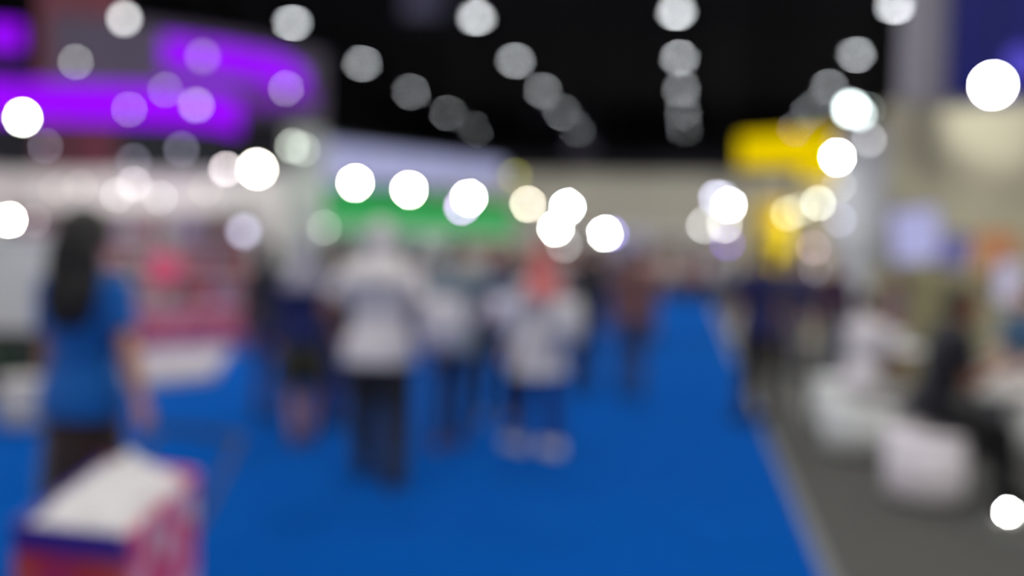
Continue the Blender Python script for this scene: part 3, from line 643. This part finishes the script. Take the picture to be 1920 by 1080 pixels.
r = empty('lit_disc_sign', AT(1918, 118, 11.3), YAW); MB().tube((0, 0, 0), (0, .04, 0), .20, n=28).build('sign_face', glow('indigo_light', (.10, .08, .6), 1.0), r); MB().tube((0, .04, 0), (0, .3, 0), .03).build('wall_bracket', metal_m, r)
r.name = 'round_wall_sign'; tag(r, 'small lit indigo disc on the blue banner at the right edge', 'sign')
def screen(name, x0, x1, y0, y1, d, col, st, label, tilt=0):
    p = AT((x0 + x1) / 2, (y0 + y1) / 2, d); w_ = (x1 - x0) / FPX * d; h_ = (y1 - y0) / FPX * d; r = empty(name, p, YAW); r.rotation_euler = (0, tilt, YAW)
    MB().box((0, .03, 0), (w_ + .04, .05, h_ + .04), bev=.008).build('housing', black_m, r); MB().box((0, .0, 0), (w_, .012, h_)).build('display_panel', glow(name + '_light_%d' % x0, col, st, True), r); MB().tube((0, .05, 0), (0, .5, 0), .03).build('wall_bracket', metal_m, r)
    tag(r, label, 'screen')
screen('wall_screen', 1672, 1762, 392, 490, 12.2, (.42, .42, .70), 1.0, 'glowing pale lilac screen on the beige partition', -.12)
screen('wall_screen', 1768, 1815, 440, 500, 12.0, (.14, .13, .32), 1.0, 'smaller dim violet screen right of the pale lilac screen', .15)
r = empty('wall_poster', AT(1868, 475, 11.9), YAW); MB().box((0, .02, 0), (.62, .03, .62)).build('frame', beige, r); MB().box((0, 0, 0), (.56, .01, .56)).build('print', patmat('orange_print', [(228, 150, 96), (214, 140, 100), (236, 176, 130)], 4), r); r.name = 'picture_frame'; tag(r, 'square orange print on the beige partition at the right', 'poster')
screen('wall_screen', 1868, 1912, 490, 566, 9.0, (.50, .47, .62), 1.0, 'small bright lilac white screen above the person in the teal blue shirt')
bpy.data.objects[[o.name for o in bpy.data.objects if o.name.startswith('wall_screen')][-1]].name = 'hanging_screen'
a = AT(1660, 510, 11.2); b = AT(1850, 510, 11.2); r = empty('storage_cabinet', ((a.x + b.x) / 2, (a.y + b.y) / 2, 0), YAW); L = (b - a).length
kh = mat('khaki', (152, 146, 112), .7, .05, 5, bump=0); H_ = CAMH - 20 / FPX * 11
MB().box((0, .25, H_ / 2), (L, .5, H_), bev=.01).build('body', kh, r)
for sx in (-1, 1): d_ = MB().box((sx * L / 4, -.01, H_ / 2), (L / 2 - .03, .02, H_ - .12)).build('door', kh, r); MB().box((sx * .06, -.035, H_ / 2), (.015, .03, .16)).build('handle', metal_m, d_)
tag(r, 'khaki cabinet below the lilac screens on the right', 'cabinet')
# seated people, poufs and tables
pf = cl('pouf_pinkwhite', (240, 232, 238), 0); pg = cl('pouf_greywhite', (222, 224, 222), 0)
g = G(1732, 934); pouf(g, .255, .46, pf, 'pinkish white round pouf under the man in black')
P['seat'] = person('man in black shirt and trousers sitting on a pinkish white pouf, leaning over the table', g + RIGHT * .02 + Vector((0, 0, 0)), FACE(-98), h=1.72, wd=1.26, skin='tan', sit=.515, lean=.24, hair='short', shirt=cl('black_shirt', (26, 25, 32)), sleeve='short', hem=.86, trousers=cl('pitch_trousers', (20, 19, 22)), shoes=blk_shoe,
    feet=((-.14, .52), (.13, .46)), hands=((-.16, .34, .90), (.14, .36, .90)), curl=.25, head_turn=(0, -.35))
g2 = G(1608, 846); pouf(g2, .29, .41, pg, 'grey white round pouf under the seated person in the white shirt')
pouf(G(1568, 800), .24, .46, pg, 'grey white round pouf nearest the carpet edge, left of the seated person in white')
P['seatw'] = person('person in a white shirt sitting on a grey white pouf beside the small round table', g2 + Vector((0, 0, 0)), FACE(-70), h=1.60, wd=1.05, skin='tan', sit=.50, lean=.10, hair='short', shirt=cl('white_shirt', (220, 214, 216), 0), sleeve='short', hem=.86, trousers=cl('pale_trousers', (176, 172, 170)), shoes=wht_shoe,
    feet=((-.10, .46), (.12, .38)), hands=((-.14, .40, .75), (.14, .40, .75)))
def round_table(p, rad, h_, label):
    r = empty('round_table', p); MB().lathe([(.001, h_ - .03), (rad - .01, h_ - .03), (rad, h_ - .02), (rad, h_ - .006), (rad - .006, h_), (.001, h_)], n=44).build('table_top', white_m, r, smooth=False)
    MB().lathe([(.03, .02), (.028, h_ - .03)], n=18).build('column', metal_m, r, smooth=True); MB().lathe([(.001, 0), (rad * .6, 0), (rad * .6, .012), (.06, .03), (.001, .03)], n=36).build('base', metal_m, r); tag(r, label, 'table')
g3 = G(1668, 790); round_table(g3, .30, .74, 'small round white table beside the seated person in the white shirt')
s = MB().lathe([(.04, 0), (.11, .07), (.13, .13), (.12, .13), (.10, .07), (.03, .015)]).build('bowl', white_m, loc=(g3.x, g3.y, .742), smooth=True); tag(s, 'white bowl on the small round white table', 'bowl')
# table in front of the man in black
tc = G(1925, 728, .76); r = empty('meeting_table', (tc.x, tc.y, 0), YAW - .1)
MB().box((0, 0, .745), (.86, .66, .03), bev=.006).build('table_top', mat('table_white', (196, 196, 192), .5, .03, 12, bump=0), r); lg = mat('leg_grey', (168, 168, 176), .5, .04, 6, bump=0)
MB().box((.30, 0, .37), (.16, .4, .72), bev=.006).build('pedestal', lg, r); MB().box((.3, 0, .01), (.24, .46, .02)).build('base', lg, r); tag(r, 'white meeting table with grey pedestal at the right edge before the man in black', 'table')
qy = Matrix.Rotation(YAW - .1, 3, 'Z')
p = Vector((tc.x, tc.y, .76)) + qy @ Vector((-.13, .20, 0)); r = empty('white_carton', p, YAW + .3); MB().box((0, 0, .08), (.19, .15, .16), bev=.006).build('body', mat('carton_white', (226, 222, 220), .5), r); MB().box((0, 0, .163), (.195, .155, .012)).build('lid', white_m, r); tag(r, 'small white carton on the meeting table in front of the man in black', 'box')
p = Vector((tc.x, tc.y, .76)) + qy @ Vector((-.05, -.2, 0)); s = MB().box((0, 0, .002), (.30, .21, .004)).build('paper_sheet', mat('paper', (226, 210, 204), .7), loc=p); s.rotation_euler = (0, 0, .4); tag(s, 'pinkish white sheet of paper at the front of the meeting table', 'paper')
p = Vector((tc.x, tc.y, .76)) + qy @ Vector((.08, .10, 0)); s = empty('paper_cup', p); MB().lathe([(.028, 0), (.038, .10), (.036, .10), (.026, .006)]).build('cup_body', white_m, s, smooth=True); MB().lathe([(.001, .10), (.04, .10), (.038, .112), (.001, .112)]).build('lid', white_m, s); tag(s, 'white paper cup on the meeting table behind the paper', 'cup')
g4 = G(1925, 850); pouf(g4, .24, .46, pg, 'grey white pouf under the person in the teal blue shirt behind the meeting table')
P['teal2'] = person('person in a teal blue shirt sitting behind the meeting table at the right edge', g4, FACE(105), h=1.66, wd=1.05, skin='light', sit=.54, lean=.1, hair='short', shirt=cl('teal_blue', (58, 92, 124)), sleeve='short', hem=.86, trousers=cl('grey_dark', (70, 70, 78)), shoes=blk_shoe, feet=((-.12, .44), (.12, .40)), hands=((-.15, .32, .70), (.15, .32, .70)))
g5 = G(1722, 760)
P['brownr'] = person('person in a dull mauve top standing behind the man in black', G(1672, 762), FACE(60), h=1.45, wd=1.0, skin='mid', hair='bob', fem=True, shirt=cl('mauve', (118, 96, 112)), sleeve='short', trousers=cl('grey_dark', (70, 70, 78)), shoes=blk_shoe)
# ------------------------------------------------------------------ trolley at the near left
zr = .74
q4 = [G(22, 985, zr), G(240, 1010, zr), G(372, 888, zr), G(196, 862, zr)]
ctr = sum(q4, Vector()) / 4; r = empty('promotion_trolley', (ctr.x, ctr.y, .013)); O = Vector((ctr.x, ctr.y, 0))
pl = lambda k: [((v - O).x * k, (v - O).y * k) for v in q4]
def side(i, j, z0, z1, th, name, m, k=.985):
    a_, b_ = [Vector((x_, y_, 0)) for x_, y_ in (pl(k)[i], pl(k)[j])]; d_ = (b_ - a_).normalized(); n2 = Vector((d_.y, -d_.x, 0)); n2 = n2 if n2.dot(a_ + b_) < 0 else -n2
    return MB().slab([a_ + _Z * z0, b_ + _Z * z0, b_ + _Z * z1, a_ + _Z * z1], n2 * th).build(name, m, r)
redp = patmat('red_print', [(176, 34, 50), (186, 70, 58), (160, 34, 84), (190, 110, 90), (170, 46, 50)], 9); pinkp = patmat('pink_white_print', [(206, 60, 110), (215, 150, 172), (205, 185, 198), (214, 120, 155), (196, 50, 84)], 11)
side(0, 1, .14, .66, .010, 'front_panel', redp); side(1, 2, .14, .70, .010, 'side_panel', pinkp); side(3, 0, .14, .70, .010, 'side_panel', pinkp); side(2, 3, .14, .70, .010, 'rear_panel', redp)
MB().prism(pl(.96), .12, .16).build('base', black_m, r)
purp = mat('purple_rim', (62, 36, 130), .5)
for i, j in ((0, 1), (1, 2), (2, 3), (3, 0)): side(i, j, .655 if i == 0 else .70, .735, .012, 'rim', purp if i in (0, 3) else pinkp, 1.0)
MB().prism(pl(.95), .66, .68).build('tray', white_m, r)
for x_, y_ in pl(.82):
    wh = MB(); wh.tube((x_ - .015, y_, .045), (x_ + .015, y_, .045), .045, n=20).build('wheel', black_m, r); MB().box((x_, y_, .10), (.03, .03, .06)).build('caster_fork', metal_m, r)
hd = []
for i in (2, 3):
    a_ = Vector((pl(.97)[i][0], pl(.97)[i][1], .5)); b_ = a_ + Vector((FWD.x, FWD.y, 0)) * .55 + _Z * .25; MB().chain([a_, b_], [.012, .012], 10).build('handle_post', metal_m, r); hd.append(b_)
MB().chain(hd, [.014, .014], 10).build('handle_bar', black_m, r)
tag(r, 'trolley with purple rim and red and pink printed sides at the near left', 'trolley')
# white cloth bundle on it
s = MB(); n = 26; cs = pl(.89)
def bil(u, v):
    a_ = Vector(cs[0] + (0,)).lerp(Vector(cs[1] + (0,)), u); b_ = Vector(cs[3] + (0,)).lerp(Vector(cs[2] + (0,)), u); return a_.lerp(b_, v)
grid = []
for j in range(n + 1):
    row = []
    for i in range(n + 1):
        u, v = i / n, j / n; p_ = bil(u, v); e = min(u, 1 - u, v, 1 - v); z_ = .715 + .05 * min(1, e * 9) + .035 * noise.noise(Vector((u * 3, v * 4, 1))) * min(1, e * 8) + .02 * noise.noise(Vector((u * 9, v * 9, 3)))+ .06 * math.exp(-((u - .35) ** 2 + (v - .95) ** 2) / .03) + O.z
        row.append(s.bm.verts.new((p_.x, p_.y, max(z_, .70))))
    grid.append(row)
for j in range(n):
    for i in range(n): s.bm.faces.new((grid[j][i], grid[j][i + 1], grid[j + 1][i + 1], grid[j + 1][i]))
o = s.build('white_cloth', cl('bundle_white', (196, 193, 194), 0), loc=O, smooth=True); sm = o.modifiers.new('solid', 'SOLIDIFY'); sm.thickness = .012; sm.offset = -1
o.name = 'cloth_bundle'; tag(o, 'rumpled white cloth spread over the top of the near left trolley', 'cloth')
# ------------------------------------------------------------------ booth spotlights
W = (1, 1, 1); WARM = (1, .93, .78); PK = (1, .9, .93); LIL = (.78, .76, 1); GRN = (.9, 1, .86); COOL = (.86, 1, .98)
pw = AT(250, 420, 15.5)
S = [
 (42, 220, 9.0, 86, 6, GRN, 'very bright spotlight at the left edge just below the purple light band', 150, AT(40, 520, 9.6)),
 (18, 412, 10.5, 78, 4, WARM, 'bright warm spotlight at the left edge above the reception counter', 500, AT(60, 480, 14)),
 (64, 413, 12, 74, 0.06, PK, 'faint pinkish spotlight just right of the bright warm one at the left edge', 0, None),
 (482, 317, 11.5, 90, 8, WARM, 'largest bright spotlight at the right of the near left booth', 250, AT(330, 420, 15.6)),
 (424, 317, 13, 74, 0.5, PK, 'pinkish white spotlight touching the largest spotlight on its left', 500, AT(300, 420, 15.6)),
 (548, 274, 13.2, 76, 0.28, GRN, 'pale green spotlight at the top left of the white pillar', 0, None),
 (568, 280, 13.9, 76, 0.16, GRN, 'pale green spotlight at the top right of the white pillar', 0, None),
 (251, 345, 14.2, 74, 0.2, PK, 'soft white spotlight over the middle display shelf', 1300, AT(200, 400, 15.6)),
 (220, 366, 14.8, 74, 0.12, W, 'dim white spotlight lower left of the soft white one over the middle shelf', 0, None),
 (300, 371, 14.9, 74, 0.12, W, 'dim white spotlight lower right of the soft white one over the middle shelf', 0, None),
 (85, 274, 14, 76, 0.08, LIL, 'faint lilac spotlight below the left end of the purple band', 0, None),
 (250, 302, 14, 80, 0.08, LIL, 'faint lilac spotlight under the middle of the purple band', 0, None),
 (340, 280, 14, 80, 0.1, LIL, 'faint lilac spotlight under the right part of the purple band', 0, None),
 (150, 350, 14.6, 76, 0.06, WARM, 'faint warm spotlight over the leftmost display shelf', 1000, AT(120, 400, 15.6)),
 (105, 355, 14.6, 76, 0.05, WARM, 'faintest warm spotlight, left end over the leftmost display shelf', 0, None),
 (385, 355, 14.6, 76, 0.06, WARM, 'faint warm spotlight over the rightmost display shelf', 0, None),
 (233, 35, 15, 84, 0.5, W, 'clear round lamp hanging above the grey header at the top left', 0, None),
 (142, 116, 15, 76, 0.15, W, 'grey white lamp in front of the grey header panel at the top left', 0, None),
 (310, 168, 15, 76, 0.08, W, 'faint lamp between the two purple bands', 0, None),
 (536, 166, 15, 76, 0.14, PK, 'pale lamp at the right end of the purple bands', 0, None),
 (242, 205, 15, 76, 0.1, PK, 'faint pale spotlight in front of the middle of the lower purple band', 0, None),
 (368, 197, 15, 80, 0.2, PK, 'pale spotlight in front of the right part of the lower purple band', 0, None),
 (380, 106, 15, 84, 0.1, PK, 'faint pale spotlight in front of the upper purple band', 0, None),
 (457, 434, 12.5, 88, 0.4, LIL, 'oval lilac white lamp above the pink counter', 350, AT(450, 690, 11)),
 (608, 427, 13.8, 74, 0.12, GRN, 'dim greenish spotlight below the left end of the green fascia', 0, None),
 (585, 290, 24, 76, .10, LIL, 'faint lilac spotlight at the left end of the lilac header', 0, None),
 (666, 343, 18.6, 80, 5, WARM, 'first bright warm spotlight on the green fascia from the left', 700, AT(900, 640, 14)),
 (767, 356, 19.8, 80, 5, WARM, 'second bright warm spotlight on the green fascia from the left', 700, AT(1000, 640, 14)),
 (879, 371, 21.2, 78, 4, W, 'third bright white spotlight on the green fascia', 700, AT(1080, 640, 14)),
 (866, 388, 22.3, 78, .8, (.78, .5, 1), 'lilac blue spotlight just below the third bright one on the green fascia', 0, None),
 (852, 390, 23.2, 76, .55, (.9, .25, 1), 'magenta spotlight left of the lilac blue one on the green fascia', 0, None),
 (842, 407, 24, 76, .14, (.9, .25, .9), 'dim magenta spotlight lowest in the cluster on the green fascia', 0, None),
 (990, 383, 24, 75, 0.75, (1, .93, .74), 'soft warm yellow spotlight at the right end of the green fascia', 0, None),
 (1064, 388, 27, 76, 3, COOL, 'bright cool white spotlight right of the warm yellow one', 1500, AT(1150, 590, 22)),
 (1042, 428, 26, 76, 3, (1, 1, .82), 'bright white spotlight overlapping below the cool white one', 0, None),
 (1059, 460, 28, 75, 0.2, W, 'dim grey white spotlight below the bright overlapping pair', 0, None),
 (1134, 438, 30, 76, 1.8, (1, 1, .98), 'bright spotlight standing alone left of the end of the aisle', 2500, AT(1230, 590, 22)),
 (1146, 438, 31, 75, .35, (.4, .38, 1), 'violet blue spotlight half hidden behind the lone bright one', 0, None),
 (965, 330, 26, 78, .10, (.8, .8, .1), 'dim olive yellow lamp at the right end of the lilac header', 0, None),
 (1343, 371, 30, 78, 0.5, (.76, .78, 1), 'bluish white spotlight at the upper left of the cluster right of the aisle end', 0, None),
 (1356, 372, 33, 78, 0.25, (.76, .78, 1), 'bluish white spotlight at the top of the cluster right of the aisle end', 0, None),
 (1367, 385, 29, 76, 1.3, (1, 1, .98), 'brightest white spotlight in the middle of the cluster right of the aisle end', 2500, AT(1290, 600, 20)),
 (1320, 423, 30, 76, 0.3, W, 'white spotlight at the lower left of the cluster', 0, None),
 (1358, 422, 30, 76, 0.4, (1, .98, .9), 'white spotlight at the bottom middle of the cluster', 0, None),
 (1388, 421, 32, 76, 0.35, (1, .96, .88), 'warm white spotlight at the lower right of the cluster', 0, None),
 (1364, 456, 31, 74, 0.18, (.35, .2, 1), 'violet spotlight below the cluster right of the aisle end', 0, None),
 (1344, 494, 31, 74, .04, PK, 'faintest lamp lowest under the cluster right of the aisle end', 0, None),
 (1478, 400, 15, 80, 0.25, (1, 1, .72), 'soft cream lamp beside the yellow column', 60, AT(1480, 460, 17.6)),
 (1500, 392, 15.3, 78, 0.15, (1, 1, .72), 'dimmer cream lamp right of the soft cream one', 0, None),
 (1534, 381, 13.4, 76, 0.45, (.97, 1, .80), 'round pale green white spotlight under the yellow sign', 0, None),
 (1570, 295, 12.4, 80, 8, (1, 1, .96), 'bright spotlight at the right end of the yellow sign', 0, None),
 (1573, 348, 12.2, 76, 0.12, (1, .95, .88), 'dim spotlight right of the pale green white one under the yellow sign', 0, None),
 (1574, 412, 11.8, 80, 0.15, LIL, 'soft lilac lamp low on the booth left of the white pillar', 0, None),
 (1595, 204, 12, 92, 2.2, COOL, 'large bright cool spotlight above the right end of the yellow sign', 8, AT(1600, 480, 12)),
 (1612, 214, 13, 80, 0.5, COOL, 'paler spotlight partly behind the large cool one', 0, None),
 (1630, 262, 11.6, 78, 0.2, W, 'dim spotlight at the top of the white square pillar', 0, None),
 (1628, 205, 13.6, 76, 0.06, COOL, 'faint spotlight furthest right over the white square pillar', 0, None),
 (1526, 465, 13.5, 78, 0.12, (1, .7, .85), 'dim pink lamp behind the person in the navy jacket', 0, None),
 (1528, 505, 13.8, 76, 0.05, LIL, 'faint lilac lamp below the dim pink one', 0, None),
 (1862, 160, 11.2, 104, 40, (1, 1, .95), 'strongest spotlight in the hall lighting the beige partition', 800, AT(1862, 215, 12.7)),
]
for px, py, d, dia, B, col, lab, pwr, aim in S: spot(px, py, d, dia, B, col, lab, pwr, aim, cone={482: 60, 1862: 70}.get(px, 105))
r = spot(1890, 960, 5.75, 74, 3, (.98, 1, .95), 'bright small floor lamp under the meeting table at the right edge', 0, None); g = G(1890, 975); 
r.name = 'floor_spotlight'; del r['group']
for c in list(r.children):
    if c.name.startswith(('suspension_cable', 'arm')): bpy.data.objects.remove(c)
sc_ = r.scale.x; MB().box((0, .04, -(r.location.z) / sc_ / 2), (.03, .03, r.location.z / sc_)).tube((0, .04, -r.location.z / sc_), (0, .04, -r.location.z / sc_ + .03), .09).build('base', black_m, r)
# booth light bars (real fittings along the booth fronts)
def lightbar(p0, p1, power, label, size=.2, aimz=-1, aimv=None, col=(1, .98, .95)):
    c = (Vector(p0) + Vector(p1)) / 2; d = Vector(p1) - Vector(p0); r = empty('ceiling_light_bar', c, math.atan2(d.y, d.x))
    MB().box((0, 0, .03), (d.length, .08, .05)).build('housing', metal_m, r); MB().box((0, 0, 0), (d.length - .05, .05, .012)).build('diffuser', glow('bar_light', (1, .98, .95), 3.0), r)
    l = bpy.data.lights.new('bar_light', 'AREA'); l.shape = 'RECTANGLE'; l.size = d.length; l.size_y = size; l.energy = power; l.color = col
    lo = bpy.data.objects.new('bar_light', l); C.objects.link(lo); lo.parent = r; lo.location = (0, 0, -.03)
    for sx in (-.4, .4): MB().tube((sx * d.length, 0, .05), (sx * d.length, 0, .6), .008).build('suspension_rod', metal_m, r)
    if aimv is not None:
        v = (Vector(aimv) - c); lo.rotation_mode = 'QUATERNION'; lo.rotation_quaternion = r.rotation_euler.to_quaternion().inverted() @ v.to_track_quat('-Z', 'Y')
    tag(r, label, 'light')
